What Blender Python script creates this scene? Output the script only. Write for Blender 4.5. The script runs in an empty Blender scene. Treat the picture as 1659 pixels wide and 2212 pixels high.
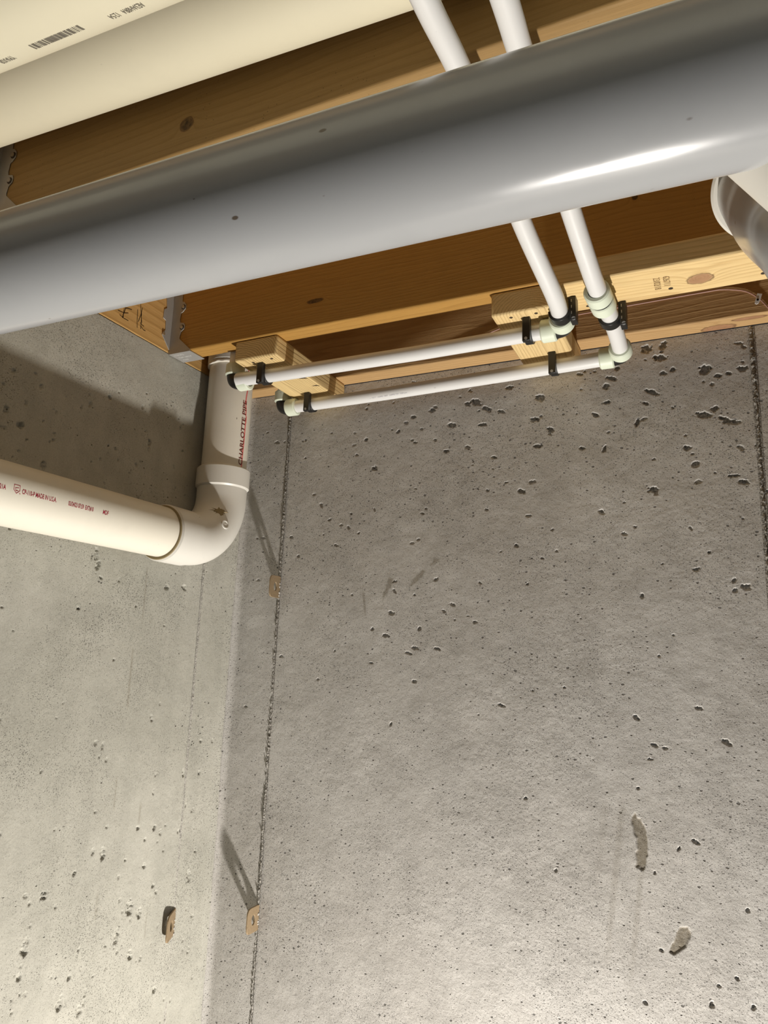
import bpy, bmesh, math, random
import numpy as np
from mathutils import Vector, Matrix
sc = bpy.context.scene
COL = sc.collection

# ------------------------------------------------------------------ camera, light, exposure
# metres; the origin is the camera's own spot, the floor lies at FLOOR
FLOOR = -1.86
YAW, PITCH, ROLL, FPX = -.4478, .2022, .0364, 1540.
fw = Vector((math.sin(YAW)*math.cos(PITCH), math.cos(YAW)*math.cos(PITCH), math.sin(PITCH)))
rt = Vector((math.cos(YAW), -math.sin(YAW), 0)); up = rt.cross(fw)
r2 = rt*math.cos(ROLL)+up*math.sin(ROLL); u2 = up*math.cos(ROLL)-rt*math.sin(ROLL)
cd = bpy.data.cameras.new('camera'); cam = bpy.data.objects.new('camera', cd); COL.objects.link(cam)
cam.matrix_world = Matrix(((r2.x, u2.x, -fw.x, 0), (r2.y, u2.y, -fw.y, 0), (r2.z, u2.z, -fw.z, 0), (0, 0, 0, 1)))
cd.sensor_fit = 'VERTICAL'; cd.sensor_height = 36; cd.lens = 36*FPX/2212; cd.clip_start = .01
sc.camera = cam
vs = sc.view_settings; vs.view_transform = 'Standard'; vs.look = 'None'; vs.gamma = 1; vs.use_curve_mapping = False
vs.exposure = 0.13
w = bpy.data.worlds.new('world'); sc.world = w; w.use_nodes = True
w.node_tree.nodes['Background'].inputs[0].default_value = (.80, .86, 1.0, 1)
w.node_tree.nodes['Background'].inputs[1].default_value = .014

def light(name, kind, loc, aim, energy, color, **kw):
    d = bpy.data.lights.new(name, kind); d.energy = energy; d.color = color
    for k, v in kw.items(): setattr(d, k, v)
    o = bpy.data.objects.new(name, d); COL.objects.link(o); o.location = loc
    o.rotation_euler = (Vector(aim)-Vector(loc)).to_track_quat('-Z', 'Y').to_euler()
    return o
LAMP = (-.11, .905, -1.37)
light('work_lamp', 'SPOT', LAMP, (-.36, .96, .6), 136, (1.0, .945, .875), spot_size=math.radians(138), spot_blend=1.0, shadow_soft_size=.035)
light('fill_light', 'AREA', (1.4, -1.6, .3), (-.5, 1.0, -.2), 3., (.60, .80, 1.0), shape='RECTANGLE', size=1.2, size_y=.9)  # unseen cool fill added behind the camera, eases the lamp's falloff

# ------------------------------------------------------------------ helpers
def tag(o, label=None, cat=None, group=None, kind=None):
    if label: o['label'] = label
    if cat: o['category'] = cat
    if group: o['group'] = group
    if kind: o['kind'] = kind
    return o
def thing(name, label, cat, loc, group=None):
    o = bpy.data.objects.new(name, None); COL.objects.link(o); o.location = loc; o.empty_display_size = .03
    return tag(o, label, cat, group)
def wloc(o):
    v = Vector((0, 0, 0))
    while o is not None: v += Vector(o.location); o = o.parent
    return v
def obj(name, bm, m, parent=None, origin=None, smooth=False, bevel=0):
    """links a bmesh given in world coordinates"""
    if origin is None:
        if len(bm.verts):
            c = Vector((0, 0, 0))
            for v in bm.verts: c += v.co
            origin = c/len(bm.verts)
        else: origin = Vector((0, 0, 0))
    origin = Vector(origin)
    bmesh.ops.translate(bm, verts=bm.verts, vec=-origin)
    bmesh.ops.recalc_face_normals(bm, faces=bm.faces)
    me = bpy.data.meshes.new(name); bm.to_mesh(me); bm.free()
    if smooth:
        for p in me.polygons: p.use_smooth = True
    me.materials.append(m)
    o = bpy.data.objects.new(name, me); COL.objects.link(o)
    if parent is not None:
        o.parent = parent; o.location = origin-wloc(parent)
    else: o.location = origin
    if bevel:
        b = o.modifiers.new('bevel', 'BEVEL'); b.width = bevel; b.segments = 3; b.limit_method = 'ANGLE'; b.angle_limit = math.radians(40)
    if smooth or bevel:
        try:
            me.set_sharp_from_angle(angle=math.radians(40))
            for p in me.polygons: p.use_smooth = True
        except Exception: pass
    return o
def box(bm, x0, x1, y0, y1, z0, z1):
    vs_ = [bm.verts.new((x, y, z)) for x in (x0, x1) for y in (y0, y1) for z in (z0, z1)]
    for f in ((0, 1, 3, 2), (4, 6, 7, 5), (0, 4, 5, 1), (2, 3, 7, 6), (0, 2, 6, 4), (1, 5, 7, 3)):
        bm.faces.new([vs_[i] for i in f])
    return bm
def B(*a): return box(bmesh.new(), *a)
def frame(d):
    d = Vector(d).normalized(); a = Vector((0, 0, 1)) if abs(d.z) < .9 else Vector((1, 0, 0))
    s = d.cross(a).normalized(); return d, s, s.cross(d)
def tube(bm, pts, rad, n=40, cap=True, inner=0.0):
    """sweep of circles along pts (rad scalar or list)"""
    pts = [Vector(p) for p in pts]; N = len(pts)
    if not hasattr(rad, '__len__'): rad = [rad]*N
    d, s, t = frame(pts[1]-pts[0]); rings = []
    for i, p in enumerate(pts):
        if i == 0: dd = pts[1]-pts[0]
        elif i == N-1: dd = pts[-1]-pts[-2]
        else: dd = (pts[i+1]-pts[i]).normalized()+(pts[i]-pts[i-1]).normalized()
        if dd.length < 1e-9: dd = d
        dd = dd.normalized(); s = (s-dd*s.dot(dd)).normalized(); t = s.cross(dd); d = dd
        rings.append([bm.verts.new(p+(s*math.cos(2*math.pi*k/n)+t*math.sin(2*math.pi*k/n))*rad[i]) for k in range(n)])
    for a, b in zip(rings, rings[1:]):
        for k in range(n): bm.faces.new((a[k], a[(k+1) % n], b[(k+1) % n], b[k]))
    if cap:
        bm.faces.new(rings[0]); bm.faces.new(list(reversed(rings[-1])))
    return bm
def T(pts, rad, n=40, cap=True): return tube(bmesh.new(), pts, rad, n, cap)
def lathe(bm, P, d, prof, n=56):
    """profile [(s, r)] along direction d from P; closed by caps when r=0 ends"""
    P = Vector(P); d, s, t = frame(d); rings = []
    for q, r in prof:
        c = P+d*q
        rings.append([c+(s*math.cos(2*math.pi*k/n)+t*math.sin(2*math.pi*k/n))*r for k in range(n)])
    rv = [[bm.verts.new(v) for v in r] for r in rings]
    for a, b in zip(rv, rv[1:]):
        for k in range(n): bm.faces.new((a[k], a[(k+1) % n], b[(k+1) % n], b[k]))
    return bm
def hollow(P, d, length, ro, ri, n=56, lip=.0015):
    return lathe(bmesh.new(), P, d, [(0, ri), (0, ro-lip), (lip, ro), (length-lip, ro), (length, ro-lip), (length, ri), (0, ri)], n)
def prism(bm, poly, fn, thick):
    """poly of 2-D points, fn(a,b,t)->3-D point; extruded by thick"""
    A = [bm.verts.new(fn(a, b, 0)) for a, b in poly]; C = [bm.verts.new(fn(a, b, thick)) for a, b in poly]
    bm.faces.new(A); bm.faces.new(list(reversed(C)))
    for i in range(len(A)):
        j = (i+1) % len(A); bm.faces.new((A[i], C[i], C[j], A[j]))
    return bm
def smooth_path(pts, n=8):
    pts = [Vector(p) for p in pts]; P = [pts[0]*2-pts[1]]+pts+[pts[-1]*2-pts[-2]]; out = []
    for i in range(1, len(P)-2):
        for k in range(n):
            t = k/n; a, b, c, d = P[i-1:i+3]
            out.append(.5*((2*b)+(c-a)*t+(2*a-5*b+4*c-d)*t*t+(3*b-a-3*c+d)*t**3))
    out.append(pts[-1]); return out

# ------------------------------------------------------------------ node helpers
class NT:
    def __init__(s, name):
        s.m = bpy.data.materials.new(name); s.m.use_nodes = True; s.t = s.m.node_tree; s.n = s.t.nodes
        s.b = s.n['Principled BSDF']; s.pos = s.n.new('ShaderNodeNewGeometry').outputs['Position']
    def put(s, sock, v):
        if isinstance(v, bpy.types.NodeSocket): s.t.links.new(v, sock)
        elif v is not None: sock.default_value = v
    def math(s, op, a, b=None, c=None, clamp=False):
        n = s.n.new('ShaderNodeMath'); n.operation = op; n.use_clamp = clamp
        for i, v in enumerate((a, b, c)):
            if v is not None: s.put(n.inputs[i], v)
        return n.outputs[0]
    def vmath(s, op, a, b=None):
        n = s.n.new('ShaderNodeVectorMath'); n.operation = op; s.put(n.inputs[0], a)
        if b is not None: s.put(n.inputs[1], b)
        return n
    def mapping(s, vec, scale=(1, 1, 1), loc=(0, 0, 0), rot=(0, 0, 0)):
        n = s.n.new('ShaderNodeMapping'); s.put(n.inputs['Vector'], vec)
        n.inputs['Scale'].default_value = scale; n.inputs['Location'].default_value = loc; n.inputs['Rotation'].default_value = rot
        return n.outputs[0]
    def noise(s, vec, scale, detail=3, rough=.5, dist=0, out='Fac'):
        n = s.n.new('ShaderNodeTexNoise'); s.put(n.inputs['Vector'], vec); n.inputs['Scale'].default_value = scale
        n.inputs['Detail'].default_value = detail; n.inputs['Roughness'].default_value = rough; n.inputs['Distortion'].default_value = dist
        return n.outputs[out]
    def voronoi(s, vec, scale, feature='F1', rnd=1.0):
        n = s.n.new('ShaderNodeTexVoronoi'); s.put(n.inputs['Vector'], vec); n.feature = feature
        n.inputs['Scale'].default_value = scale; n.inputs['Randomness'].default_value = rnd
        return n
    def ramp(s, fac, stops):
        n = s.n.new('ShaderNodeValToRGB'); s.put(n.inputs[0], fac); e = n.color_ramp.elements
        while len(e) < len(stops): e.new(.5)
        for i, (p, c) in enumerate(stops):
            e[i].position = p; e[i].color = (c if len(c) == 4 else tuple(c)+(1,)) if hasattr(c, '__len__') else (c, c, c, 1)
        return n.outputs[0]
    def mr(s, v, a, b, c=0., d=1., smooth=False):
        n = s.n.new('ShaderNodeMapRange'); s.put(n.inputs[0], v)
        if smooth: n.interpolation_type = 'SMOOTHSTEP'
        for i, x in enumerate((a, b, c, d)): s.put(n.inputs[i+1], x)
        return n.outputs[0]
    def mix(s, f, a, b, blend='MIX'):
        n = s.n.new('ShaderNodeMix'); n.data_type = 'RGBA'; n.blend_type = blend
        s.put(n.inputs[0], f)
        for i, v in ((6, a), (7, b)):
            if not isinstance(v, bpy.types.NodeSocket) and len(v) == 3: v = tuple(v)+(1,)
            s.put(n.inputs[i], v)
        return n.outputs[2]
    def bump(s, h, strength, dist, prev=None):
        n = s.n.new('ShaderNodeBump'); s.put(n.inputs['Height'], h); n.inputs['Strength'].default_value = strength
        n.inputs['Distance'].default_value = dist
        if prev is not None: s.put(n.inputs['Normal'], prev)
        return n.outputs[0]
    def done(s, color, rough=.5, normal=None, metal=0, spec=None, **kw):
        s.put(s.b.inputs['Base Color'], color if isinstance(color, bpy.types.NodeSocket) else tuple(color)+(1,))
        s.put(s.b.inputs['Roughness'], rough); s.put(s.b.inputs['Metallic'], metal)
        if normal is not None: s.put(s.b.inputs['Normal'], normal)
        if spec is not None: s.put(s.b.inputs['Specular IOR Level'], spec)
        for k, v in kw.items(): s.put(s.b.inputs[k.replace('_', ' ')], v)
        return s.m

def concrete(name, c1, c2, seed, PD=.72, lo_=.0):
    k = NT(name); P = k.mapping(k.pos, loc=(seed*3.1, seed*1.7, seed*2.3))
    big = k.noise(P, 2.6, 4, .55); mid = k.noise(P, 17, 5, .6); fine = k.noise(P, 420, 3, .7)
    col = k.mix(k.mr(big, .35, .68), c1, c2)
    streak = k.noise(k.mapping(P, scale=(30, 30, 1.6)), 1., 3, .6)
    col = k.mix(k.mr(streak, .45, .75, 0, .28), col, tuple(x*.72 for x in c1))
    col = k.mix(k.mr(mid, .42, .72, 0, .45), col, tuple(x*.70 for x in c1))
    col = k.mix(k.mr(fine, .3, .75, 0, .35), col, tuple(min(1, x*1.28) for x in c2))
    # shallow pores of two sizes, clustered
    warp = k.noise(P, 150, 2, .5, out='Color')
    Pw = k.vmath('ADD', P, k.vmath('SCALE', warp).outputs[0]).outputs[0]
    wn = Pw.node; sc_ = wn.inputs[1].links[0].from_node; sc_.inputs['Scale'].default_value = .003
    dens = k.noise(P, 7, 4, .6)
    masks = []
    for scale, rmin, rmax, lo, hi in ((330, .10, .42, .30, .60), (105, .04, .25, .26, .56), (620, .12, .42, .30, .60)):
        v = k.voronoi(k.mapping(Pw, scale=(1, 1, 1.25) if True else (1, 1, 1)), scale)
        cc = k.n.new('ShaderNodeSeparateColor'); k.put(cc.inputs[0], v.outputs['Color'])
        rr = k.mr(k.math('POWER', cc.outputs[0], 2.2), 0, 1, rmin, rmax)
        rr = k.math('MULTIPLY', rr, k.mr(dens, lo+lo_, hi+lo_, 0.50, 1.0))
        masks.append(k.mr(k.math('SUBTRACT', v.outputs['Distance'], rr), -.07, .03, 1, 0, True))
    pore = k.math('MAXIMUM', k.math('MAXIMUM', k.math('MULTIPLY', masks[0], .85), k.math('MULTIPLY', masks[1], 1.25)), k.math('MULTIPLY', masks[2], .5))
    col = k.mix(k.math('MULTIPLY', pore, PD, clamp=True), col, tuple(x*.30 for x in c1))  # pores darkened in the colour to imitate the shade inside them
    att = k.n.new('ShaderNodeAttribute'); att.attribute_name = 'stain'
    st = k.math('MULTIPLY', att.outputs['Fac'], k.mr(k.noise(P, 260, 3, .6), .25, .6, .72, 1))
    col = k.mix(st, col, (.20, .17, .12))
    nrm = k.bump(k.math('SUBTRACT', k.math('MULTIPLY', fine, .22), pore), 1.0, .0014)
    nrm = k.bump(k.noise(P, 70, 4, .6), .45, .0022, nrm)
    return k.done(col, k.mr(mid, .3, .7, .72, .9), nrm, spec=.25)

def wood(name, light_c, dark_c, axis, center, freq, knots=(), rough=.65, seed=0., bumpy=.35, weather=0., kdark=False):
    """sawn softwood: growth rings about a centre line running along the given axis"""
    k = NT(name); sx = k.n.new('ShaderNodeSeparateXYZ'); k.put(sx.inputs[0], k.pos)
    ax = {'x': 0, 'y': 1, 'z': 2}[axis]; o = [i for i in range(3) if i != ax]
    stretch = [18., 18., 18.]; stretch[ax] = 1.8
    slow = k.noise(k.mapping(k.pos, scale=tuple(stretch), loc=(seed, seed, seed)), 1., 3, .55, .3)
    a = k.math('SUBTRACT', sx.outputs[o[0]], center[0]); b = k.math('SUBTRACT', sx.outputs[o[1]], center[1])
    d = k.math('SQRT', k.math('ADD', k.math('MULTIPLY', a, a), k.math('MULTIPLY', b, b)))
    ph = k.math('ADD', d, k.math('MULTIPLY', slow, .022 if axis == 'y' else .030))
    kmask = None
    for (p, rx, ry, rz) in knots:       # bend the rings around each knot
        v = k.vmath('MULTIPLY', k.vmath('SUBTRACT', k.pos, p).outputs[0], (1/rx, 1/ry, 1/rz)).outputs[0]
        ln = k.vmath('LENGTH', v).outputs['Value']
        ph = k.math('ADD', ph, k.math('MULTIPLY', k.math('DIVIDE', 1., k.math('ADD', k.math('MULTIPLY', ln, ln), .6)), .018))
        ln2 = k.math('ADD', ln, k.math('MULTIPLY', k.math('SUBTRACT', k.noise(k.pos, 130, 2), .5), .5))
        mk = k.mr(ln2, .8, 1.05, 1, 0); edge = k.mr(k.math('ABSOLUTE', k.math('SUBTRACT', ln2, 1.)), 0, .16, 1, 0)
        if kmask is None: kmask, kedge = mk, edge
        else: kmask, kedge = k.math('MAXIMUM', kmask, mk), k.math('MAXIMUM', kedge, edge)
    ring = k.math('FRACT', k.math('MULTIPLY', ph, freq))
    ring = k.ramp(ring, [(0, 0.), (.55, .25), (.86, 1.), (1., 0.)])
    fstretch = [900., 900., 900.]; fstretch[ax] = 26.
    fib = k.noise(k.mapping(k.pos, scale=tuple(fstretch)), 1., 2, .6)
    col = k.mix(k.math('MULTIPLY', ring, .75), light_c, dark_c)
    col = k.mix(k.mr(fib, .35, .75, 0, .30), col, tuple(x*.6 for x in dark_c))
    blot = k.noise(k.mapping(k.pos, loc=(seed+3, 1, 2)), 9, 4, .6)
    col = k.mix(k.mr(blot, .45, .75, 0, .35), col, tuple(x*.78 for x in light_c))
    if weather:
        sp = k.voronoi(k.pos, 160).outputs['Distance']
        col = k.mix(k.math('MULTIPLY', k.mr(sp, .05, .14, 1, 0), k.mr(k.noise(k.pos, 14, 2), .5, .62, 0, weather)), col, (.05, .03, .015))
    if kmask is not None:
        kc = k.mix(k.mr(k.noise(k.pos, 160, 3), .35, .65), (.006, .004, .003), (.14, .08, .03)) if kdark else k.mix(k.noise(k.pos, 90, 3), (.42, .22, .12), (.25, .12, .06))
        col = k.mix(k.math('MULTIPLY', kmask, .85), col, kc); col = k.mix(k.math('MULTIPLY', kedge, .75), col, (.10, .04, .015))
    nrm = k.bump(k.math('ADD', k.math('MULTIPLY', ring, .6), fib), bumpy, .0007)
    return k.done(col, rough, nrm, spec=.3)

def plastic(name, c, rough=.3, dirt=.35, scale=14, scratch=True, sub=0., bump=.15, spec=.5, axis='x'):
    k = NT(name)
    n1 = k.noise(k.pos, scale, 4, .6)
    col = k.mix(k.mr(n1, .5, .8, 0, dirt*.5), c, tuple(x*.75 for x in c))
    st = [420., 420., 420.]; st['xyz'.index(axis)] = 210.
    sp = k.voronoi(k.mapping(k.pos, scale=tuple(x/420 for x in st)), 90)
    cc = k.n.new('ShaderNodeSeparateColor'); k.put(cc.inputs[0], sp.outputs['Color'])
    m = k.mr(k.math('SUBTRACT', sp.outputs['Distance'], k.mr(cc.outputs[0], .70, 1., 0, .13)), -.03, .02, 1, 0)
    m = k.math('MULTIPLY', m, k.mr(k.noise(k.pos, 24, 3), .42, .56, 0, 1))
    col = k.mix(k.math('MULTIPLY', m, dirt*1.6, clamp=True), col, (.11, .085, .06))
    nrm = k.bump(k.noise(k.pos, 55, 3), bump, .0006) if bump else None
    kw = {}
    if sub: kw = dict(Subsurface_Weight=sub, Subsurface_Radius=(.006, .006, .005), Subsurface_Scale=1.0)
    return k.done(col, k.mr(n1, .3, .7, rough*.85, rough*1.3), nrm, spec=spec, **kw)
def plain(name, c, rough=.5, metal=0., spec=.5, bump=0., bs=200):
    k = NT(name); col = k.mix(k.mr(k.noise(k.pos, bs, 3), .3, .7, 0, .35), c, tuple(x*.72 for x in c))
    nrm = k.bump(k.noise(k.pos, bs, 3), bump, .0005) if bump else None
    return k.done(col, rough, nrm, metal, spec)

M = {}
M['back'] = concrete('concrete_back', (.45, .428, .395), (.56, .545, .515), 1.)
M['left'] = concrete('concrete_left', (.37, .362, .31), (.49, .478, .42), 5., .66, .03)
M['slab'] = plain('floor_slab', (.42, .40, .37), .85, bs=30)
M['gray'] = plastic('gray_plastic', (.37, .38, .39), .19, .6, bump=.02)
M['cream'] = plastic('cream_plastic', (.74, .69, .52), .42, .35, bump=.12)
M['pvc'] = plastic('pvc_white', (.78, .74, .65), .36, .5, bump=.15, axis='z')
M['pvcy'] = plastic('pvc_white_long', (.78, .74, .63), .36, .5, bump=.15, axis='y')
M['fit'] = plastic('fitting_white', (.70, .68, .62), .38, .35, bump=.12)
M['pex'] = plastic('pex_white', (.74, .74, .73), .34, .12, sub=.0, bump=.05)
M['collar'] = plastic('pex_collar', (.72, .78, .64), .42, .15, bump=.08)
M['black'] = plain('black_plastic', (.012, .012, .012), .35, spec=.5)
M['steel'] = plain('steel', (.55, .54, .52), .38, .9)
M['galv'] = plain('galvanised', (.46, .45, .43), .5, .45, bump=.2, bs=60)
M['rust'] = plain('rusty_tie', (.34, .25, .15), .6, .35, bump=.8, bs=250)
M['inkred'] = plain('ink_red', (.40, .02, .05), .5)
M['inkpink'] = plain('ink_pink', (.80, .18, .17), .5)
M['inkdark'] = plain('ink_dark', (.16, .025, .02), .5)
M['inkgrey'] = plain('ink_grey', (.20, .18, .145), .6)
M['inkbrown'] = plain('ink_brown', (.24, .14, .05), .6)
M['inklav'] = plain('ink_faded', (.45, .43, .47), .6)
M['inkwhite'] = plain('ink_white', (.75, .75, .72), .5)
M['marker'] = plain('marker', (.01, .008, .006), .5)
M['copper'] = plain('cable_pink', (.42, .24, .19), .45)
M['hole'] = plain('nail_dark', (.05, .035, .02), .6, .3)
M['tape'] = plain('residue', (.30, .235, .12), .7, bump=.8, bs=300)
LC, DC = (.72, .49, .235), (.50, .29, .11)
M['j1'] = wood('wood_joist_deep', (.47, .26, .065), (.38, .20, .045), 'x', (1.02, .70), 190, [((-.597, .943, .5865), .016, .02, .004), ((-.082, .943, .645), .004, .02, .006)], seed=1., weather=.5, kdark=True)
M['j0'] = wood('wood_joist_near', (.36, .225, .085), (.29, .175, .06), 'x', (.70, .80), 110, [((-.5637, .575, .6324), .010, .02, .009)], seed=4., weather=.8, kdark=True)
M['j2'] = wood('wood_joist_wall', (.56, .36, .165), (.42, .25, .10), 'x', (1.27, .62), 170, [((.016, 1.186, .54), .024, .012, .02), ((.060, 1.166, .54), .024, .0055, .02)], seed=7., weather=.2, bumpy=.8)
M['ledger'] = wood('wood_ledger', (.66, .41, .155), (.46, .26, .08), 'y', (-1.0, .9), 60, seed=9., weather=.2)
M['blkL'] = wood('wood_block_left', (.82, .62, .30), (.30, .18, .07), 'y', (-.745, .475), 240, seed=2., bumpy=.6)
M['blkR'] = wood('wood_block_right', (.80, .60, .30), (.50, .34, .15), 'y', (-.232, .478), 240, seed=6., bumpy=.6)
M['nailer'] = wood('wood_nailer', (.82, .61, .30), (.60, .40, .17), 'x', (.99, .42), 190, [((-.0055, .942, .502), .0155, .0125, .02)], seed=11., bumpy=.5)
M['deck'] = wood('wood_deck', (.50, .33, .14), (.36, .21, .08), 'x', (.3, 2.), 20, seed=3.)

def grout(name, c, dk=.4):
    k = NT(name); n = k.noise(k.pos, 420, 3, .7); m = k.noise(k.mapping(k.pos, scale=(1, 1, .6)), 900, 2, .6)
    col = k.mix(k.mr(n, .42, .60), tuple(x*dk for x in c), c); col = k.mix(k.mr(m, .58, .72), col, (.75, .73, .66))  # dark base of the rough crust also stands in for its shadow
    return k.done(col, .9, k.bump(n, 1., .001), spec=.2)
M['seam'] = grout('seam_crust', (.40, .375, .335), .25)
M['seaml'] = grout('seam_crust_left', (.50, .48, .43), .5)
# ------------------------------------------------------------------ walls
YB, XL, ZT = 1.195, -.909, .54
rng = np.random.default_rng(7)
def vnoise(U, V, freq, seed):
    g = np.random.default_rng(seed).random((256, 256)); u = U*freq+50.3; v = V*freq+71.7
    iu = np.floor(u).astype(int); iv = np.floor(v).astype(int); fu = u-iu; fv = v-iv
    fu = fu*fu*(3-2*fu); fv = fv*fv*(3-2*fv); a = lambda i, j: g[i % 256, j % 256]
    return (a(iu, iv)*(1-fu)+a(iu+1, iv)*fu)*(1-fv)+(a(iu, iv+1)*(1-fu)+a(iu+1, iv+1)*fu)*fv
def axis_pts(segs):
    out = []
    for a, b, st in segs: out.append(np.arange(a, b-1e-9, st))
    out.append([segs[-1][1]]); return np.concatenate(out)
def carve(H, U, V, cu, cv, ru, rv, ang, depth, sd):
    """a blow hole left by trapped air: steep ragged rim, rough floor"""
    R = 1.7*max(ru, rv)
    iu = np.where(np.abs(U[0]-cu) < R)[0]; iv = np.where(np.abs(V[:, 0]-cv) < R)[0]
    if not len(iu) or not len(iv): return
    s = np.s_[iv[0]:iv[-1]+1, iu[0]:iu[-1]+1]; u = U[s]-cu; v = V[s]-cv
    c, n = math.cos(ang), math.sin(ang); a = (u*c+v*n)/ru; b = (-u*n+v*c)/rv
    d = np.sqrt(a*a+b*b)+(vnoise(U[s], V[s], 260, sd)-.5)*.8+(vnoise(U[s], V[s], 600, sd+1)-.5)*.4
    m = np.clip((1-d)/.20, 0, 1); m = m*m*(3-2*m)
    H[s] = np.minimum(H[s], H[s]-m*depth*(.45+1.1*vnoise(U[s], V[s], 420, sd+2)))
def ridge_line(u0, v, amp, f, seed): return u0+(vnoise(v, v*0, f, seed)-.5)*amp
def poly_mask(U, V, poly, soft):
    """1 inside the polygon, fading over soft"""
    inside = np.zeros(U.shape, bool); dist = np.full(U.shape, 9.)
    for i in range(len(poly)):
        x0, y0 = poly[i]; x1, y1 = poly[(i+1) % len(poly)]
        cond = ((y0 > V) != (y1 > V)) & (U < (x1-x0)*(V-y0)/((y1-y0) or 1e-9)+x0); inside ^= cond
        dx, dy = x1-x0, y1-y0; t = np.clip(((U-x0)*dx+(V-y0)*dy)/(dx*dx+dy*dy+1e-12), 0, 1)
        dist = np.minimum(dist, np.hypot(U-x0-t*dx, V-y0-t*dy))
    sd = np.where(inside, dist, -dist); return np.clip(.5+sd/soft, 0, 1)
def add_wall(name, us, vs_, fn, H, stain, mat, thick_dir):
    nu, nv = len(us), len(vs_); U, V = np.meshgrid(us, vs_)
    co = fn(U, V, H).reshape(-1, 3)
    idx = np.arange(nu*nv).reshape(nv, nu)
    F = np.stack([idx[:-1, :-1], idx[:-1, 1:], idx[1:, 1:], idx[1:, :-1]], -1).reshape(-1, 4)
    # a back face so that the wall has its thickness
    cs = [idx[0, 0], idx[0, -1], idx[-1, -1], idx[-1, 0]]
    back = co[cs]+np.array(thick_dir); n0 = len(co); co = np.vstack([co, back])
    F = np.vstack([F, [[n0, n0+3, n0+2, n0+1]]])
    p0 = np.zeros((len(co),)); p0[:n0] = stain.reshape(-1)
    me = bpy.data.meshes.new(name); me.vertices.add(len(co)); me.vertices.foreach_set('co', co.reshape(-1).astype(np.float32))
    me.loops.add(F.size); me.loops.foreach_set('vertex_index', F.reshape(-1).astype(np.int32))
    me.polygons.add(len(F)); me.polygons.foreach_set('loop_start', np.arange(0, F.size, 4, dtype=np.int32))
    me.polygons.foreach_set('use_smooth', np.ones(len(F), bool))
    me.update(calc_edges=True)
    at = me.attributes.new('stain', 'FLOAT', 'POINT'); at.data.foreach_set('value', p0.astype(np.float32))
    me.materials.append(mat); o = bpy.data.objects.new(name, me); COL.objects.link(o)
    tag(o, kind='structure'); return o

def common(U, V, seed):
    H = (vnoise(U, V, 5, seed)-.5)*.0020+(vnoise(U, V, 14, seed+1)-.5)*.0010+(vnoise(U, V, 45, seed+2)-.5)*.0005
    H += (vnoise(U, V, 330, seed+3)-.5)*.00022*np.clip(vnoise(U, V, 9, seed+4)*2-.5, 0, 1)
    return H
FR = .022   # fillet radius of the inside corner
def fillet(t):
    t = np.maximum(t, FR*.293); tt = np.clip(FR-t, 0, FR)
    return FR-np.sqrt(np.maximum(FR*FR-tt*tt, 0))

# back wall
SB = .00125
us = axis_pts([(XL, -.83, .002), (-.83, -.79, .001), (-.79, .16, SB), (.16, 3.2, .12)])
vz = axis_pts([(FLOOR, -.86, .10), (-.86, ZT, SB)])
U, V = np.meshgrid(us, vz); H = common(U, V, 11); stain = np.zeros_like(U)
VOIDS = [(-.0949, .5256, .010, .007), (-.069, .527, .005, .010), (-.0723, .5066, .010, .006), (-.1542, .4824, .011, .0035), (-.1623, .4694, .005, .005), (-.0073, .4763, .009, .009), (.0477, .4708, .008, .005), (-.0891, .4484, .011, .0035), (-.0123, .3999, .013, .005), (.0272, .3837, .014, .0035), (.018, .389, .010, .003), (.004, .4084, .005, .005), (-.276, .463, .009, .006), (-.286, .4234, .007, .004), (-.2587, .4017, .006, .004), (-.2808, .3741, .008, .003), (-.1141, .3983, .003, .006), (-.0388, .3479, .005, .004), (-.0287, .3199, .006, .005), (-.0929, .2836, .007, .005), (.0368, .2857, .008, .004), (.0245, .2965, .007, .002), (-.3088, .2945, .006, .004), (-.1435, .4993, .005, .004), (-.0697, .4786, .005, .003), (-.0551, .4833, .004, .004), (.0262, .4647, .004, .003), (.0114, .4628, .006, .003), (-.2061, .497, .005, .002), (-.1815, .4198, .006, .003), (-.1677, .3576, .003, .006), (-.2048, .3625, .005, .003), (-.1605, .4396, .006, .003), (-.1007, .4307, .006, .002), (.0153, .1345, .003, .006), (.0166, .1192, .005, .005), (.0316, .1249, .009, .006), (-.1168, .1116, .004, .006), (-.0157, .1782, .004, .003), (-.3187, .1984, .005, .004), (-.2744, .1755, .004, .002), (-.5038, .0197, .008, .004), (-.4619, .0199, .009, .003), (-.5625, .0407, .010, .004), (-.5896, .0525, .004, .005), (-.5157, .0102, .009, .003), (-.5901, -.0089, .005, .002), (-.5462, -.1136, .003, .006), (-.1065, -.114, .009, .003), (-.1325, -.1781, .003, .004), (-.0786, -.2562, .002, .005), (-.0558, -.2436, .008, .003), (-.0346, -.4272, .005, .003), (-.0115, -.413, .006, .003), (-.132, -.4685, .005, .003), (-.0447, -.4515, .005, .006), (.0068, -.4451, .004, .004), (.0071, -.3246, .004, .003), (-.1086, -.3962, .005, .002), (-.1133, -.2933, .002, .003), (-.131, -.0754, .008, .004), (-.0421, -.0562, .010, .003), (-.3044, -.2119, .004, .004), (-.3428, -.0707, .010, .003), (-.2577, -.3115, .003, .004), (-.1131, -.1349, .005, .002), (-.395, .470, .012, .006), (-.375, .455, .010, .004), (-.41, .468, .006, .005), (-.48, .465, .006, .005), (-.44, .43, .009, .004), (-.38, .425, .008, .003), (-.52, .455, .005, .003), (-.55, .43, .004, .004), (-.345, .445, .008, .003), (-.62, .42, .004, .003), (-.60, .36, .006, .004), (-.33, .49, .008, .003), (-.45, .38, .005, .003), (-.36, .36, .006, .003)]
rr = random.Random(3)
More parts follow.
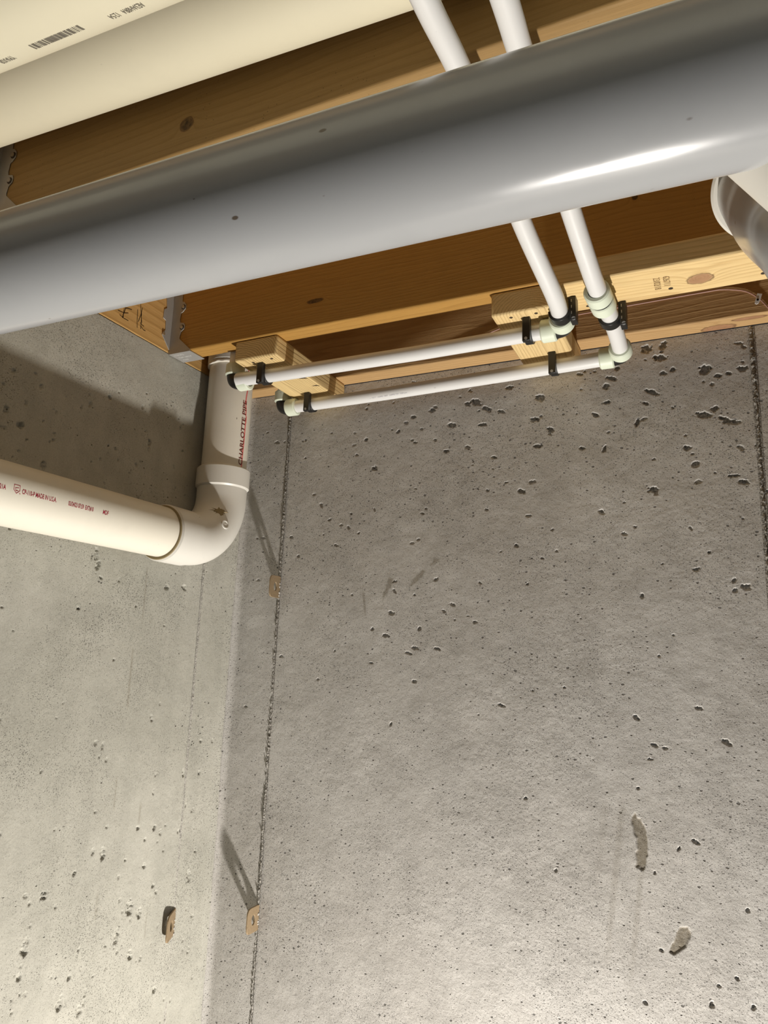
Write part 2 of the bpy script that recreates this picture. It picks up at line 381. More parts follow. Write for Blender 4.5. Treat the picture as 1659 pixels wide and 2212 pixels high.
for i, (a, b, ru, rv) in enumerate(VOIDS):
    f = 1. if b > .26 else .66
    carve(H, U, V, a, b, ru*f, rv*f, -rr.uniform(0, .5), .0062*f, 100+3*i)
for i in range(130):     # smaller scattered ones, denser near the top of the lift
    z = .53-abs(rr.gauss(0, .30)); x = rr.uniform(-.88, .10)
    if z < -.84: continue
    r0 = rr.choice([.0012, .0014, .0018, .0018, .0024, .0030]); carve(H, U, V, x, z, r0*rr.uniform(1, 2.4), r0, -rr.uniform(-.3, 1.), .0030, 700+3*i)
# two shallow spalls and the darker streaks that run down from them
SPALL = [[(-.1437, -.2215), (-.1375, -.2135), (-.1285, -.226), (-.1225, -.245), (-.1225, -.275), (-.128, -.292), (-.139, -.290), (-.1375, -.27), (-.137, -.25), (-.142, -.238)],
         [(-.0845, -.3635), (-.0715, -.3590), (-.0685, -.368), (-.074, -.3845), (-.091, -.3985), (-.0985, -.3975), (-.096, -.3885), (-.090, -.381)]]
for i, pl in enumerate(SPALL):
    wob = (vnoise(U, V, 180, 40+i)-.5)*.004
    m = poly_mask(U+wob, V+wob, pl, .0022); H -= m*(.0012+.0003*vnoise(U, V, 120, 50+i)); stain = np.maximum(stain, m*.9)
for pl in ([(-.560, .150), (-.548, .142), (-.556, .128), (-.566, .112), (-.572, .104), (-.569, .120), (-.563, .135)], [(-.492, .160), (-.486, .157), (-.498, .142), (-.511, .132), (-.520, .128), (-.512, .142), (-.502, .152)], [(-.47, .182), (-.461, .178), (-.466, .170), (-.478, .166)]):
    stain = np.maximum(stain, poly_mask(U+(vnoise(U, V, 220, 77)-.5)*.005, V, pl, .003)*.62)
for u0, v0, v1, wd, a in ((-.155, -.20, -.45, .006, .28), (-.131, -.29, -.47, .005, .28), (-.180, -.20, -.34, .007, .14), (-.612, .125, .068, .0032, .6),):
    c = u0+(v0-V)*(-.13 if u0 > -.3 else (.15 if v0 < .13 else -.4))
    m = np.clip(1-np.abs(U-c)/wd, 0, 1)**.6*np.clip((v0-V)/.012, 0, 1)*np.clip((V-v1)/(.02 if a > .3 else .08), 0, 1); stain = np.maximum(stain, m*a)
H[:, 0] = H[:, 1]
FL = fillet(U-XL)
H -= .0012*(U > -.8)*1.0
def fb(U, V, H): return np.stack([U, YB-H-FL, V], -1)
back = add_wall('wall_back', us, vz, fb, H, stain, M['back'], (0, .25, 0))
# left wall
ul = axis_pts([(-2.4, .40, .10), (.40, 1.075, .0018), (1.075, 1.115, .001), (1.115, YB, .002)])
U, V = np.meshgrid(ul, vz); H = common(U, V, 31); stain = np.zeros_like(U)
VL = [(.9823, -.4148, .006, .011), (1.007, -.4312, .006, .008), (.9593, -.4522, .004, .013), (.9933, -.4908, .005, .008), (.912, -.3192, .004, .010), (1.0077, -.3577, .003, .006), (.8067, -.3537, .005, .006), (.7832, -.4156, .004, .008), (.7875, -.4209, .003, .006), (.8967, -.5348, .005, .008), (.8589, -.5136, .005, .008), (1.0595, -.564, .004, .004), (1.044, .1164, .006, .006), (.9963, .1114, .005, .004), (1.126, -.4003, .004, .010), (1.0331, -.3953, .003, .003), (.8711, -.4816, .003, .004), (.7821, -.4511, .003, .006), (.8585, -.3346, .003, .004), (.9057, -.5152, .002, .006), (.984, -.2948, .003, .004), (1.0241, -.3021, .003, .006), (.664, .3133, .006, .005), (.6378, .3279, .004, .006), (.8188, .41, .003, .005), (.9185, .3611, .004, .008), (.7113, .2648, .004, .007), (.6651, .3126, .004, .005), (.8305, .147, .004, .012), (.836, .129, .004, .010), (.845, .112, .003, .003)]
for i, (a, b, ru, rv) in enumerate(VL): carve(H, U, V, a, b, ru, rv, rr.uniform(-.2, .2), .0035, 2100+3*i)
for i in range(300):
    z = rr.choice([rr.uniform(-.84, .53), rr.gauss(-.45, .14), rr.gauss(.30, .08)]); y = rr.uniform(.45, 1.17)
    r0 = rr.choice([.0012, .0014, .0018, .0026]); carve(H, U, V, y, z, r0, r0*rr.uniform(1, 2.6), rr.uniform(-.3, .3), .0022, 3100+3*i)
for u0, v0, v1, wd, a in ((.944, .145, .045, .0022, .42), (.930, .005, -.10, .0028, .45), (.925, -.20, -.26, .002, .42), (.985, -.25, -.29, .0025, .4), (.91, -.37, -.42, .003, .3), (1.025, -.43, -.48, .0025, .3)):
    m = np.clip(1-np.abs(U-u0-(v0-V)*.01)/wd, 0, 1)**.5*np.clip((v0-V)/.01, 0, 1)*np.clip((V-v1)/.01, 0, 1); stain = np.maximum(stain, m*a)
FL = fillet(YB-U)
def fl(U, V, H): return np.stack([XL+H+FL, U, V], -1)
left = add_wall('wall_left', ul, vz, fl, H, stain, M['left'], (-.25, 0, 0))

# cement fins squeezed out between the form panels
def seam(name, parent, mat, fn, u0, z0, z1, width, height, seed, wig=.0016):
    us_ = np.linspace(-width, width, 19); zs = np.arange(z0, z1, .0009); U, V = np.meshgrid(us_, zs)
    rg = np.random.default_rng(seed)
    big = vnoise(V, V*0, 18, seed); cr = (vnoise(V, V*0, 260, seed+1)); c2 = vnoise(U, V, 700, seed+2)
    off = (vnoise(V, V*0, 60, seed+3)-.5)*wig+(vnoise(V, V*0, 300, seed+4)-.5)*wig*.8
    prof = np.clip(1-np.abs(U-off)/(width*(.30+.55*big)), 0, 1)**.7
    Hh = prof*height*(.25+.6*big)*(.15+1.5*np.clip(cr-.25, 0, 1))*(.5+c2)
    Hh -= np.clip(1-np.abs(U-off-width*.45)/(width*.3), 0, 1)*.0012
    Hh += -.0006*(np.abs(U) > width*.97)
    nu, nv = len(us_), len(zs); co = fn(U+u0, V, Hh+.0004).reshape(-1, 3); idx = np.arange(nu*nv).reshape(nv, nu)
    F = np.stack([idx[:-1, :-1], idx[:-1, 1:], idx[1:, 1:], idx[1:, :-1]], -1).reshape(-1, 4)
    me = bpy.data.meshes.new(name); me.from_pydata(co.tolist(), [], F.tolist()); me.materials.append(mat)
    for p in me.polygons: p.use_smooth = True
    o = bpy.data.objects.new(name, me); COL.objects.link(o); o.parent = parent; return o
fbs = lambda U, V, H: np.stack([U, YB-H, V], -1)
fls = lambda U, V, H: np.stack([XL+H, U, V], -1)
seam('panel_seam', back, M['seam'], fbs, -.800, -.86, ZT, .0040, .0050, 61, .0026)
seam('panel_seam', back, M['seam'], fbs, .0625, -.86, ZT, .0046, .0050, 62, .0026)
seam('panel_seam', left, M['seaml'], fls, 1.0945, -.86, .40, .0028, .0026, 63)

tag(obj('floor', B(-1.2, 3.2, -2.4, 1.44, FLOOR-.1, FLOOR), M['slab']), kind='structure')
tag(obj('ceiling', B(-1.2, 3.2, -2.4, 1.44, .776, .795), M['deck']), kind='structure')

# ------------------------------------------------------------------ lumber
def lumber(name, label, x0, x1, y0, y1, z0, z1, m, bev=.003, group=None):
    t = thing(name, label, 'lumber', ((x0+x1)/2, (y0+y1)/2, z0), group)
    obj('board', B(x0, x1, y0, y1, z0, z1), m, t, bevel=bev); return t
tg = 'floor joists overhead'
J1 = lumber('floor_joist', 'deep brown joist in metal hanger, right above the two wood blocks', -.907, 2.6, .943, .979, ZT, .775, M['j1'], group=tg)
J0 = lumber('floor_joist', 'dark wood joist with black knot behind the thick grey pipe', -.907, 2.6, .575, .613, .595, .775, M['j0'], group=tg)
J2 = lumber('floor_joist', 'joist tight against back concrete wall with thin cable on it', -.907, 2.6, 1.155, 1.1948, ZT, .775, M['j2'], group=tg)
LG = lumber('rim_board', 'board on top of left concrete wall with black marker scribbles', -.947, -.909, -1.5, 1.195, ZT+.001, .775, M['ledger'])
BL = lumber('wood_block', 'left short wood block under the joists with two notches cut in it', -.7585, -.670, .9455, 1.192, .502, ZT, M['blkL'], .004)
BR = lumber('wood_block', 'right short wood block under joists, butted against the long bright board', -.2905, -.202, .9465, 1.192, .502, ZT, M['blkR'], .004)
NL = lumber('nailer_board', 'bright flat board with round knot and stamped numbers under joist', -.2005, 2.2, .894, .976, .502, .5345, M['nailer'], .003)

def disc(P, d, r, t, n=20): return T([Vector(P), Vector(P)+Vector(d).normalized()*t], r, n)
def nailhead(P, parent, r=.0024, m='hole'):
    obj('nail', disc((P[0], P[1], P[2]+.0003), (0, 0, -1), r, .0006), M[m], parent)
for x, y in ((-.6865, .957), (-.7269, .9593)): nailhead((x, y, .502), BL, .0026)
for x, y in ((-.2629, .9585), (-.2255, .9585)): nailhead((x, y, .502), BR, .0026)
for x, y, r in ((-.1524, .9636, .0026), (-.0419, .9543, .0030), (.0687, .9566, .003)): nailhead((x, y, .502), NL, r)
def notch(P, s, parent):
    bm = bmesh.new(); x, y, z = P
    prism(bm, [(-.011*s, -.001), (.002*s, -.0035*s), (.006*s, .004*s), (.0005, .0015*s)], lambda a, b, t: (x+a, y+b, z-.0004+t), .0006)
    obj('notch', bm, M['hole'], parent)
notch((-.6795, 1.0528, .502), 1., BL); notch((-.677, 1.0927, .502), .85, BL)

# writing -------------------------------------------------------------
def text_bm(s, size, sx=1., bold=.0, space=1.):
    cu = bpy.data.curves.new('t', 'FONT'); cu.body = s; cu.size = size; cu.resolution_u = 3; cu.offset = bold; cu.space_character = space
    o = bpy.data.objects.new('t', cu); COL.objects.link(o); dg = bpy.context.evaluated_depsgraph_get()
    me = bpy.data.meshes.new_from_object(o.evaluated_get(dg)); bm = bmesh.new(); bm.from_mesh(me)
    bpy.data.objects.remove(o); bpy.data.curves.remove(cu); bpy.data.meshes.remove(me)
    for v in bm.verts: v.co.x *= sx
    bmesh.ops.subdivide_edges(bm, edges=bm.edges, cuts=1)
    bmesh.ops.triangulate(bm, faces=bm.faces)
    return bm
def map_bm(bm, fn):
    for v in bm.verts: v.co = fn(v.co.x, v.co.y)
    return bm
def on_cyl(P, a, e, r, flip=1, off=.00025):
    P, a, e = Vector(P), Vector(a).normalized(), Vector(e); e = (e-a*e.dot(a)).normalized(); t = a.cross(e)*flip
    return lambda u, v: P+a*u+(e*math.cos(v/r)+t*math.sin(v/r))*(r+off)
def put(name, bm, m, parent, fn):
    return obj(name, map_bm(bm, fn), M[m], parent)
def stroke(bm, pts, wd, fn, z=0):
    pts = [Vector((p[0], p[1])) for p in pts]
    for i in range(len(pts)-1):
        d = (pts[i+1]-pts[i]); n = Vector((-d.y, d.x)).normalized()*wd/2
        a = pts[i]-d.normalized()*wd*.3; b = pts[i+1]+d.normalized()*wd*.3
        bm.faces.new([bm.verts.new(Vector(fn(*q))) for q in (a-n, b-n, b+n, a+n)])
STROKES = [[(.8143, .5659), (.827, .567), (.8367, .5714)], [(.8268, .5753), (.827, .567), (.8253, .5571)], [(.8305, .578), (.8265, .5635), (.8273, .558)], [(.8188, .5598), (.8283, .5577), (.8387, .5579)], [(.8286, .577), (.8355, .5796), (.8437, .581)], [(.8571, .5875), (.8583, .5684), (.8603, .5549)], [(.8624, .6004), (.8659, .584), (.8696, .5686)], [(.8674, .596), (.8653, .5803), (.8612, .5664)], [(.8667, .5861), (.8682, .5679), (.8687, .5562)], [(.8661, .567), (.8719, .5645), (.8752, .5643)], [(.8681, .561), (.8751, .5574), (.88, .5576)]]
bm = bmesh.new()
for s in STROKES: stroke(bm, s, .0010, lambda a, b: (-.9086, a, b))
obj('marker_scribble', bm, M['marker'], LG)
# stamped numbers on the bright board: read along +y
for i, (s, x0, y0) in enumerate((('626711', -.0455, .9190), ('23/02/18', -.0575, .9190))):
    put('stamped_number', text_bm(s, .0120, .82), 'inkbrown', NL, lambda u, v, x0=x0, y0=y0: Vector((x0+v-.004, y0+u*.92, .5017)))

# ------------------------------------------------------------------ joist hangers
HF = [(-.9085, .72), (-.8898, .72), (-.8869, .6411), (-.882, .6392), (-.8775, .6338), (-.8772, .6256), (-.8828, .6195), (-.8873, .6176), (-.8886, .6052), (-.8872, .5987), (-.878, .5961), (-.8759, .5913), (-.8766, .5843), (-.8834, .5792), (-.8857, .5689), (-.8849, .5652), (-.858, .5414), (-.858, .5385), (-.9085, .5385)]
HL = [(.9425, .72), (.926, .72), (.9231, .6403), (.9258, .6244), (.919, .6184), (.919, .6014), (.9259, .5993), (.9271, .581), (.9218, .5733), (.92, .569), (.9425, .5456)]
def hanger(dy, dz, depth, label):
    t = thing('joist_hanger', label, 'joist hanger', (-.909, .943+dy, .54+dz), 'galvanised joist hangers')
    obj('side_plate', prism(bmesh.new(), HF, lambda a, b, q: (a, .9412+dy+q, b+dz), .0012), M['galv'], t, bevel=.0004)
    obj('flange', prism(bmesh.new(), HL, lambda a, b, q: (-.9088+q, a+dy, b+dz), .0014), M['galv'], t, bevel=.0004)
    obj('seat', prism(bmesh.new(), [(-.9075, .9412+dy), (-.858, .9412+dy), (-.8565, .9412+dy+depth), (-.9060, .9412+dy+depth)], lambda a, b, q: (a, b, .5388+dz-q), .0012), M['galv'], t)
    for x, z in ((-.8825, .6290), (-.8818, .5880)):
        n = obj('nail', disc((x, .9410+dy, z+dz), (0, -1, 0), .0032, .0016), M['steel'], t, smooth=True)
        obj('nail_hole', lathe(bmesh.new(), (x, .9410+dy, z+dz), (0, -1, 0), [(.0001, .0050), (.0006, .0046), (.0006, .0034), (.0001, .0032)], 20), M['hole'], n)
    obj('nail', disc((-.9075, .9228+dy, .572+dz), (1, 0, 0), .0032, .0016), M['rust'], t, smooth=True)
    return t
H1 = hanger(0, 0, .040, 'grey metal hanger on left board holding the joist above the vertical pipe')
H0 = hanger(-.368, .055, .042, 'dark metal hanger at left edge holding the joist with black knot')
for i, s in enumerate(('LUS26Z', 'G90 18GA', 'USA')):
    put('stamped_text', text_bm(s, .0075, .95), 'inkwhite', H1, lambda u, v, i=i: Vector((-.9015+u*.95+i*.002, .9475+i*.0105+v*.8, .53745)))

# ------------------------------------------------------------------ big pipes overhead
ag = Vector((.9989, .0434, .0165)).normalized(); pg = Vector((-.0209, .3663, .3046))
G = thing('drain_pipe', 'thick grey plastic pipe crossing the picture in front of the joists', 'pipe', pg)
obj('pipe', T([pg-ag*1.05+ag*2.6*k/30 for k in range(31)], .0445, 96), M['gray'], G, smooth=True)
ac = Vector((.9987, .0038, -.0504)).normalized()
CA, CB = Vector((-.4, .2328, .419)), Vector((-.4, .485, .664))
PA = thing('drain_pipe', 'cream plastic pipe with barcode in the top left corner', 'pipe', CA)
obj('pipe', T([CA-ac*.9, CA+ac*1.4], .0445, 96), M['cream'], PA, smooth=True)
PB = thing('drain_pipe', 'cream plastic pipe without printing, beside the one with barcode', 'pipe', CB)
obj('pipe', T([CB-ac*.50, CB+ac*.9], .057, 96), M['cream'], PB, smooth=True)

bars = random.Random(5); bm = bmesh.new(); u = .019
fnb = on_cyl(CA, ac, (-.048, .385, -.92), .0445)
while u < .0625:
    wd = bars.choice([.0003, .0005, .0007, .0010])
    g = [[bm.verts.new(fnb(uu, v)) for v in (-.0032, -.0011, .0011, .0032)] for uu in (u, u+wd)]
    for i in range(3): bm.faces.new((g[0][i], g[0][i+1], g[1][i+1], g[1][i]))
    u += wd+bars.choice([.0003, .0004, .0005, .0010])
obj('barcode', bm, M['inkgrey'], PA)
for st_, s0 in (('AE3AH8R4', .1114), ('12:54', .0924), ('YMAX08', -.0012)):
    put('printing', text_bm(st_, .0078, .44), 'inkgrey', PA, on_cyl(CA+ac*s0, -ac, (-.047, .37, -.925), .0445, -1))
# wye branch leaving the grey pipe, and the fitting that hangs behind it
bd = Vector((.554, 0., -.832)).normalized(); b0 = Vector((.0533, .403, .3043))
BRN = obj('branch', T([b0-bd*.03, b0+bd*.16], .0445, 72), M['fit'], G, smooth=True)
EB = thing('pipe_elbow', 'grey curved pipe fitting with pale rim at the right edge of the photo', 'pipe fitting', (.04, .59, .387))
pe = [(.0585, .690, .456), (.0598, .670, .4366), (.0644, .6196, .388), (.0672, .5669, .3451), (.0755, .508, .294), (.092, .498, .252), (.13, .498, .212), (.20, .498, .175)]
obj('bend', T(smooth_path(pe, 8), .0448, 80), M['gray'], EB, smooth=True)
obj('rim', hollow((.0592, .676, .4424), (.03, -.72, -.69), .008, .0500, .0440, 80, .0022), M['fit'], EB, smooth=True)
obj('socket', hollow((.0592, .676, .4424), (-.02, .72, .69), .022, .0478, .0440, 80, .001), M['gray'], EB, smooth=True)
# ------------------------------------------------------------------ white waste pipe in the corner
R1 = .0430
VX, VY, HZ, HX = -.861, 1.070, .1955, -.857
W = thing('waste_pipe', 'white plastic waste pipe turning an elbow in the concrete corner', 'pipe', (VX, VY, .20))
obj('riser_pipe', T([(VX, VY, .30), (VX, VY, .60)], R1, 80), M['pvc'], W, smooth=True)
obj('long_pipe', T([(HX, -.3, HZ), (HX, .96, HZ+.001)], R1, 80), M['pvcy'], W, smooth=True)
RB = .095; yc = VY-RB; zc = HZ+RB; path = [(HX, yc-.012, HZ)]
for k in range(25):
    a = math.pi/2*k/24; f = k/24
    path.append((HX+(VX-HX)*f, yc+RB*math.sin(a), zc-RB*math.cos(a)))
path.append((VX, VY, zc+.02))
EL = obj('elbow', T(path, .0470, 80), M['fit'], W, smooth=True)
obj('elbow_socket', hollow((HX, yc-.062, HZ), (0, 1, 0), .060, .0492, .0425, 80, .003), M['fit'], EL, smooth=True)
obj('socket_seam', hollow((HX, yc-.0645, HZ), (0, 1, 0), .0028, .0470, .0425, 80, .001), M['tape'], EL, smooth=True)
obj('elbow_socket', hollow((VX, VY, .306), (0, 0, 1), .040, .0505, .0425, 80, .003), M['fit'], EL, smooth=True)
# upper coupling with a ragged lip
lipb = bmesh.new(); n = 72; ringo = []
for (r0, z0) in ((.043, .5505), (.0470, .5515), (.0474, .5545), (.0465, .5575), (.043, .558)):
    ringo.append([lipb.verts.new((VX+(r0)*math.cos(2*math.pi*k/n), VY+(r0)*math.sin(2*math.pi*k/n), z0+(.0010*math.sin(k*1.3)*math.sin(k*.37) if r0 > .045 else 0))) for k in range(n)])
for a, b in zip(ringo, ringo[1:]):
    for k in range(n): lipb.faces.new((a[k], a[(k+1) % n], b[(k+1) % n], b[k]))
obj('coupling_lip', lipb, M['pvc'], W, smooth=True)
obj('upper_coupling', hollow((VX, VY, .557), (0, 0, 1), .07, .0475, .0425, 72, .002), M['fit'], W, smooth=True)
# plug disc and torn residue on the elbow, printing along both pipes
d0 = Vector((.9572, -.1622, .2363)).normalized()
obj('plug', lathe(bmesh.new(), Vector((-.8138, 1.0276, .2281)), d0, [(-.001, .0085), (.0012, .0085), (.0018, .0078), (.0018, .0060), (.0010, .0056), (.0010, .0012), (.0014, .0)], 40), M['fit'], EL, smooth=True)
d1 = Vector((.7173, -.5223, .4452)).normalized(); q1 = Vector((-.8256, 1.0249, .2524)); _, sA, tA = frame(d1); bm = bmesh.new(); rg = random.Random(8)
ring = []
for kk in range(26):
    a = 2*math.pi*kk/26; r_ = .0150*(.45+.75*rg.random()); ring.append((r_*math.cos(a)*1.35, r_*math.sin(a)*.9))
cv = bm.verts.new(q1+d1*.0012); rv1 = []
for lvl, hh in ((.55, .0011), (1., -.0006)):
    rv1.append([bm.verts.new(q1+sA*x*lvl+tA*y*lvl+d1*(hh-(x*x+y*y)*lvl*lvl*8+.0006*rg.random())) for x, y in ring])
for i in range(26):
    j = (i+1) % 26; bm.faces.new((cv, rv1[0][i], rv1[0][j])); bm.faces.new((rv1[0][i], rv1[1][i], rv1[1][j], rv1[0][j]))
obj('residue', bm, M['tape'], EL)
for st_, s0, sx_ in (('5-21A', .5735, .62), ('CP-110-P MADE IN U.S.A.', .6105, .56), ('03/24/23 07:59  EXT#10', .684, .50), ('MDF', .7455, .62)):
    put('printing', text_bm(st_, .0088, sx_, .0001), 'inkred', W, on_cyl((HX, s0, HZ+.0006), (0, 1, 0), (1, 0, -.10), R1, -1))
fnl = on_cyl((HX, .5985, HZ), (0, 1, 0), (1, 0, 0), R1, -1); bm = bmesh.new()
for a, b in (((0, .006), (.0085, .006)), ((0, .006), (0, -.001)), ((.0085, .006), (.0085, -.001)), ((0, -.001), (.0042, -.005)), ((.0085, -.001), (.0042, -.005)), ((.002, .002), (.0065, .0025)), ((.002, .002), (.003, -.002)), ((.003, -.002), (.006, -.001)), ((.0085, -.004), (.0098, -.005))):
    stroke(bm, [a, b], .0007, fnl)
obj('shield_mark', bm, M['inkred'], W)
fnr = on_cyl((VX, VY, 0), (0, 0, 1), (1, -.02, 0), R1, -1)
put('printing', text_bm('CHARLOTTE PIPE', .0150, 1.09, .0003), 'inkdark', W, lambda u, v: fnr(.350+u*1.02, v*.9+.0004))
bm = bmesh.new(); pp = []
for kk in range(200):
    zz = .346+.208*kk/199; pp.append((zz, .0004+.0016*math.sin(zz*95)*(zz > .46 or zz > .435 and zz < .45)+.0010*math.sin(zz*41)))
for a, b in zip(pp, pp[1:]):
    bm.faces.new([bm.verts.new(fnr(*q)-Vector((.0001, 0, 0))) for q in ((a[0], a[1]-.0016), (b[0], b[1]-.0016), (b[0], b[1]+.0016), (a[0], a[1]+.0016))])
obj('wavy_line', bm, M['inkpink'], W)

# ------------------------------------------------------------------ water pipes
RP = .0119
def fitting(parent, corner, d1, d2, l1=.030, l2=.030, print_on=None):
    """elbow: black body with a pale collar on either leg"""
    c = Vector(corner); d1, d2 = Vector(d1).normalized(), Vector(d2).normalized()
    pts = [c+d1*.020, c+d1*.012, c+(d1+d2)*.0035, c+d2*.012, c+d2*.020]
    e = obj('elbow', T(smooth_path(pts, 5), .0138, 32), M['black'], parent, smooth=True)
    for d, l in ((d1, l1), (d2, l2)):
        obj('collar', hollow(c+d*.0125, d, .0225, .0172, .0112, 48, .002), M['collar'], e, smooth=True)
    return e
def clamp_x(x, y, z, m, label, side=1, group=None):
    """nail clamp round a pipe that runs in x, hung from the wood above"""
    t = thing('pipe_clamp', label, 'pipe clamp', (x, y, .502), group)
    h = .0058; bm = bmesh.new(); n = 20; ro, ri = .0160, .0121
    # strap: half ring under the pipe then a block on the camera side up to the wood
    prof_o, prof_i = [], []
    for k in range(n+1):
        a = math.pi+math.pi*1.02*k/n
        prof_o.append((y+ro*math.cos(a), z+ro*math.sin(a))); prof_i.append((y+ri*math.cos(a), z+ri*math.sin(a)))
    poly = [(y-ro, .5015), (y-ri, .5015)]+prof_i+list(reversed(prof_o))
    prism(bm, poly, lambda a, b, q: (x-h+q, a, b), 2*h)
    obj('strap', bm, m, t, bevel=.0006)
    b2 = B(x-h, x+h, y-ro-.0055, y-ro+.002, z-.0200, .5016); obj('nail_block', b2, m, t, bevel=.001)
    obj('nail', disc((x, y-ro-.0050, z-.0165), (0, -1, -.2), .0023, .0018), M['steel'], t, smooth=True)
    return t
def clamp_y(x, y, z, m, label, group=None):
    t = thing('pipe_clamp', label, 'pipe clamp', (x, y, .502), group)
    h = .0085; bm = bmesh.new(); n = 20; ro, ri = .0160, .0121; A, C = [], []
    for k in range(n+1):
        a = -math.pi*1.02+math.pi*1.02*k/n
        A.append((x+ro*math.cos(a), z+ro*math.sin(a))); C.append((x+ri*math.cos(a), z+ri*math.sin(a)))
    poly = A+[(x+ro, .5015), (x+ri, .5015)]+list(reversed(C))
    prism(bm, poly, lambda a, b, q: (a, y-h+q, b), 2*h); obj('strap', bm, m, t, bevel=.0006)
    obj('nail_block', B(x+ro-.002, x+ro+.0065, y-h-.001, y+h+.001, z-.0175, .5016), m, t, bevel=.001)
    obj('nail', disc((x+ro+.0030, y-h+.001, z-.0150), (.1, -1, -.6), .0028, .0020), M['steel'], t, smooth=True)
    for k in range(3):
        obj('slot', B(x+ro+.0002, x+ro+.0012, y-h-.0016, y-h-.0008, z-.009+k*.009, z-.005+k*.009), M['galv'], t)
    return t
ZP = .4842
WA = thing('water_pipe', 'white water pipe nearer the joist, bending left from the right wood block', 'pipe', (-.189, .984, ZP))
A = [(-.208, .10, .566), (-.2072, .35, .565), (-.2068, .4752, .562), (-.2044, .5515, .562), (-.2008, .6503, .550), (-.1965, .7772, .522), (-.1845, .8865, .487), (-.1870, .94, ZP), (-.1885, .968, ZP)]
obj('tube', T(smooth_path(A, 10), RP, 40), M['pex'], WA, smooth=True)
fitting(WA, (-.1888, .9845, ZP), (0, -1, 0), (-1, 0, 0))
obj('tube', T([(-.205, .9848, ZP), (-.43, .9850, ZP-.002), (-.6914, .9851, ZP), (-.775, .981, ZP)], RP, 40), M['pex'], WA, smooth=True)
fitting(WA, (-.7905, .9905, ZP), (1, 0, 0), (0, .05, 1))
obj('tube', T([(-.7905, .9915, ZP+.018), (-.7905, .9930, .56)], RP, 40), M['pex'], WA, smooth=True)
WB = thing('water_pipe', 'white water pipe nearest the back wall with a double collar above its bend', 'pipe', (-.1245, 1.112, ZP))
Bp = [(-.143, .10, .566), (-.1432, .35, .565), (-.1435, .5027, .562), (-.1445, .5583, .561), (-.1420, .6529, .550), (-.1380, .7676, .524), (-.1290, .8808, .487), (-.1245, .94, ZP), (-.1230, 1.018, ZP), (-.1245, 1.10, ZP)]
obj('tube', T(smooth_path(Bp, 10), RP, 40), M['pex'], WB, smooth=True)
obj('coupling', hollow((-.1298, .890, ZP-.0003), (.05, 1, 0), .024, .0172, .0112, 48, .002), M['collar'], WB, smooth=True)
obj('coupling', hollow((-.1284, .9170, ZP-.0005), (.05, 1, 0), .024, .0170, .0112, 48, .002), M['collar'], WB, smooth=True)
obj('coupling_gap', hollow((-.1286, .9138, ZP-.0004), (.05, 1, 0), .0035, .0158, .0112, 40, .0003), M['black'], WB)
fitting(WB, (-.1245, 1.1135, ZP), (0, -1, 0), (-1, .01, 0))
obj('tube', T([(-.140, 1.1145, ZP), (-.32, 1.122, ZP-.001), (-.55, 1.1325, ZP-.001), (-.765, 1.1385, ZP)], RP, 40), M['pex'], WB, smooth=True)
fitting(WB, (-.7815, 1.1385, ZP), (1, 0, 0), (0, 0, 1))
ab = Vector((1, -.0457, 0)).normalized(); fnp = on_cyl((-.55, 1.1325, ZP-.001), ab, (0, -.79, -.61), RP, -1)
put('printing', text_bm('5/8 ID CTS 3006 PEX  ASTM F876  F877  100PSI 180F  160PSI 73F  NSF-pw', .0036, 1.25), 'inklav', WB, lambda u, v: fnp(-.09+u, v-.002))
obj('tube', T([(-.7815, 1.1385, ZP+.018), (-.7815, 1.1385, .56)], RP, 40), M['pex'], WB, smooth=True)
cg = 'black pipe clamps on the wood blocks'
clamp_x(-.715, .984, ZP, M['black'], 'black clamp on left block holding the water pipe nearer the joist', group=cg)
clamp_x(-.7125, 1.137, ZP, M['black'], 'black clamp on left block holding the water pipe nearest the wall', group=cg)
clamp_x(-.2420, .985, ZP, M['black'], 'black clamp on right block holding the water pipe nearer the joist', group=cg)
clamp_x(-.2330, 1.118, ZP, M['black'], 'black clamp on right block holding the water pipe nearest the wall', group=cg)
clamp_y(-.1855, .936, ZP, M['black'], 'black clamp on bright board, the left one of the two beside each other', group=cg)
clamp_y(-.1240, .975, ZP, M['black'], 'black clamp on bright board below the double collar', group=cg)

# ------------------------------------------------------------------ cable and its clip
CA2 = thing('cable', 'thin pinkish cable strung along the joist at the back wall', 'cable', (0, 1.152, .585))
pts = [(-.80, .558), (-.6344, .5592), (-.5232, .5547), (-.4779, .5523), (-.4417, .5576), (-.3436, .5846), (-.3258, .5859), (-.20, .588), (-.10, .589), (.0043, .5902), (.0243, .5894), (.0456, .5842), (.0588, .5784), (.0697, .5692), (.0765, .5612), (.0854, .5468), (.0915, .535)]
obj('wire', T(smooth_path([(a, 1.1532, b) for a, b in pts], 6), .00115, 12), M['copper'], CA2, smooth=True)
CL = thing('cable_clip', 'small white cable clip with dark screw on the joist at right', 'clip', (.0735, 1.15, .563))
poly = [(.0722, .5718), (.0790, .5695), (.0745, .5575), (.0728, .5545), (.0700, .5535), (.0678, .5555), (.0683, .5590)]
obj('tab', prism(bmesh.new(), poly, lambda a, b, q: (a, 1.1495+q, b), .0012), M['pex'], CL, bevel=.0004)
obj('screw', disc((.0722, 1.1494, .5605), (0, -1, 0), .0017, .0006), M['black'], CL)

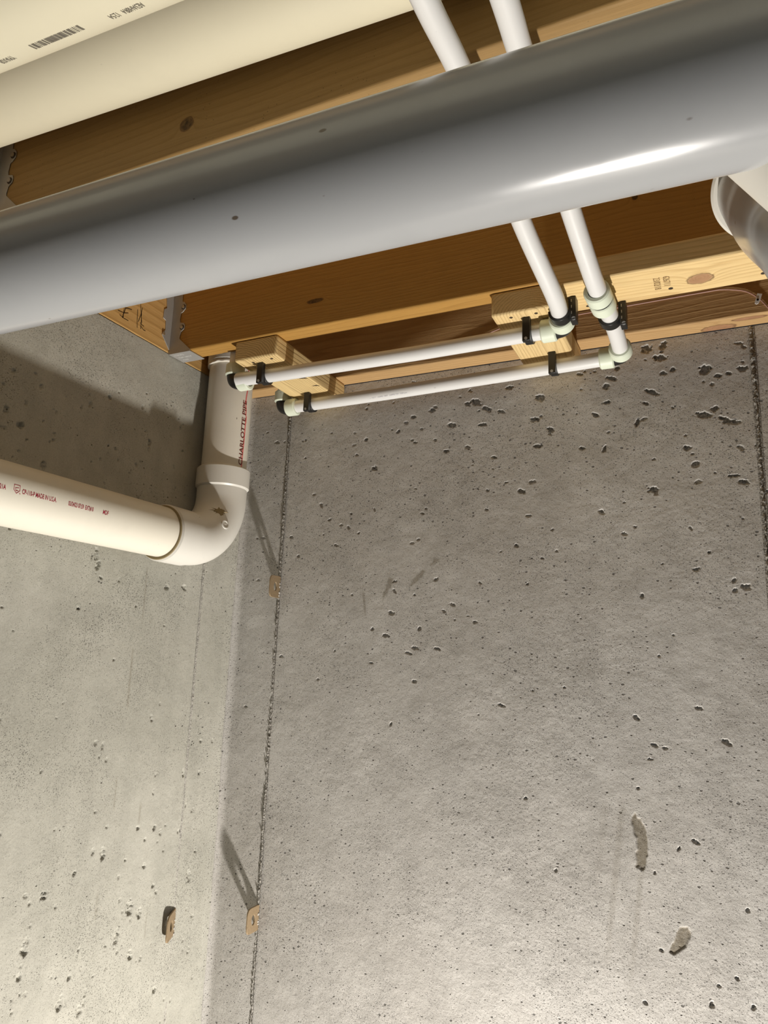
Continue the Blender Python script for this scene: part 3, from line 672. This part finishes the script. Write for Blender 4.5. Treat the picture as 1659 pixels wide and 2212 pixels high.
# ------------------------------------------------------------------ form ties left in the seams
def tie(P, out, along, label, bend=None):
    """flat rusty steel loop with a hole, sticking out of the wall"""
    P, o_, a_ = Vector(P), Vector(out).normalized(), Vector(along).normalized(); nrm = o_.cross(a_).normalized()
    L, hw = .032, .0215; t = thing('form_tie', label, 'form tie', P, 'rusty form ties sticking out of the concrete'); bm = bmesh.new()
    n = 40; c = (L*.5, 0); outer, inner = [], []
    for i in range(n):
        q = 2*math.pi*i/n; ca, sa = math.cos(q), math.sin(q); e = 5. if ca > 0 else 14.
        k_ = (abs(ca)**e+abs(sa)**e)**(-1/e); outer.append((c[0]+(L*.5+.002)*ca*k_, hw*sa*k_))
        inner.append((c[0]+.0055*ca, .0085*sa))
    def P3(a, b, q): return P+o_*a+a_*b+nrm*q
    th = .0014; vo = [[bm.verts.new(P3(a, b, q)) for a, b in outer] for q in (-th, th)]; vi = [[bm.verts.new(P3(a, b, q)) for a, b in inner] for q in (-th, th)]
    for i in range(n):
        j = (i+1) % n
        bm.faces.new((vo[0][i], vo[0][j], vi[0][j], vi[0][i])); bm.faces.new((vo[1][j], vo[1][i], vi[1][i], vi[1][j]))
        bm.faces.new((vo[0][i], vo[1][i], vo[1][j], vo[0][j])); bm.faces.new((vi[0][j], vi[1][j], vi[1][i], vi[0][i]))
    obj('plate', bm, M['rust'], t, bevel=.0004)
    # cement crust at the root
    bm = bmesh.new(); r_ = random.Random(int(P.z*1000))
    for k in range(7):
        q = P+a_*r_.uniform(-hw, hw)+o_*r_.uniform(0, .002)
        bmesh.ops.create_icosphere(bm, subdivisions=2, radius=r_.uniform(.0015, .0032), matrix=Matrix.Translation(q))
    for v in bm.verts: v.co += Vector((r_.uniform(-1, 1), r_.uniform(-1, 1), r_.uniform(-1, 1)))*.0005
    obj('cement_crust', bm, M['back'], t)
    return t
tie((-.7985, YB-.001, .131), (0, -1, 0), (0, 0, 1), 'rusty form tie in the corner seam just below the elbow')
tie((-.7985, YB-.001, -.470), (.0, -1, 0), (0, 0, 1), 'rusty form tie low in the back wall seam with long shadow')
tie((XL+.001, 1.0955, -.468), (.36, -.93, -.15), (0, 0, 1), 'bent rusty form tie sticking out of the left wall seam')
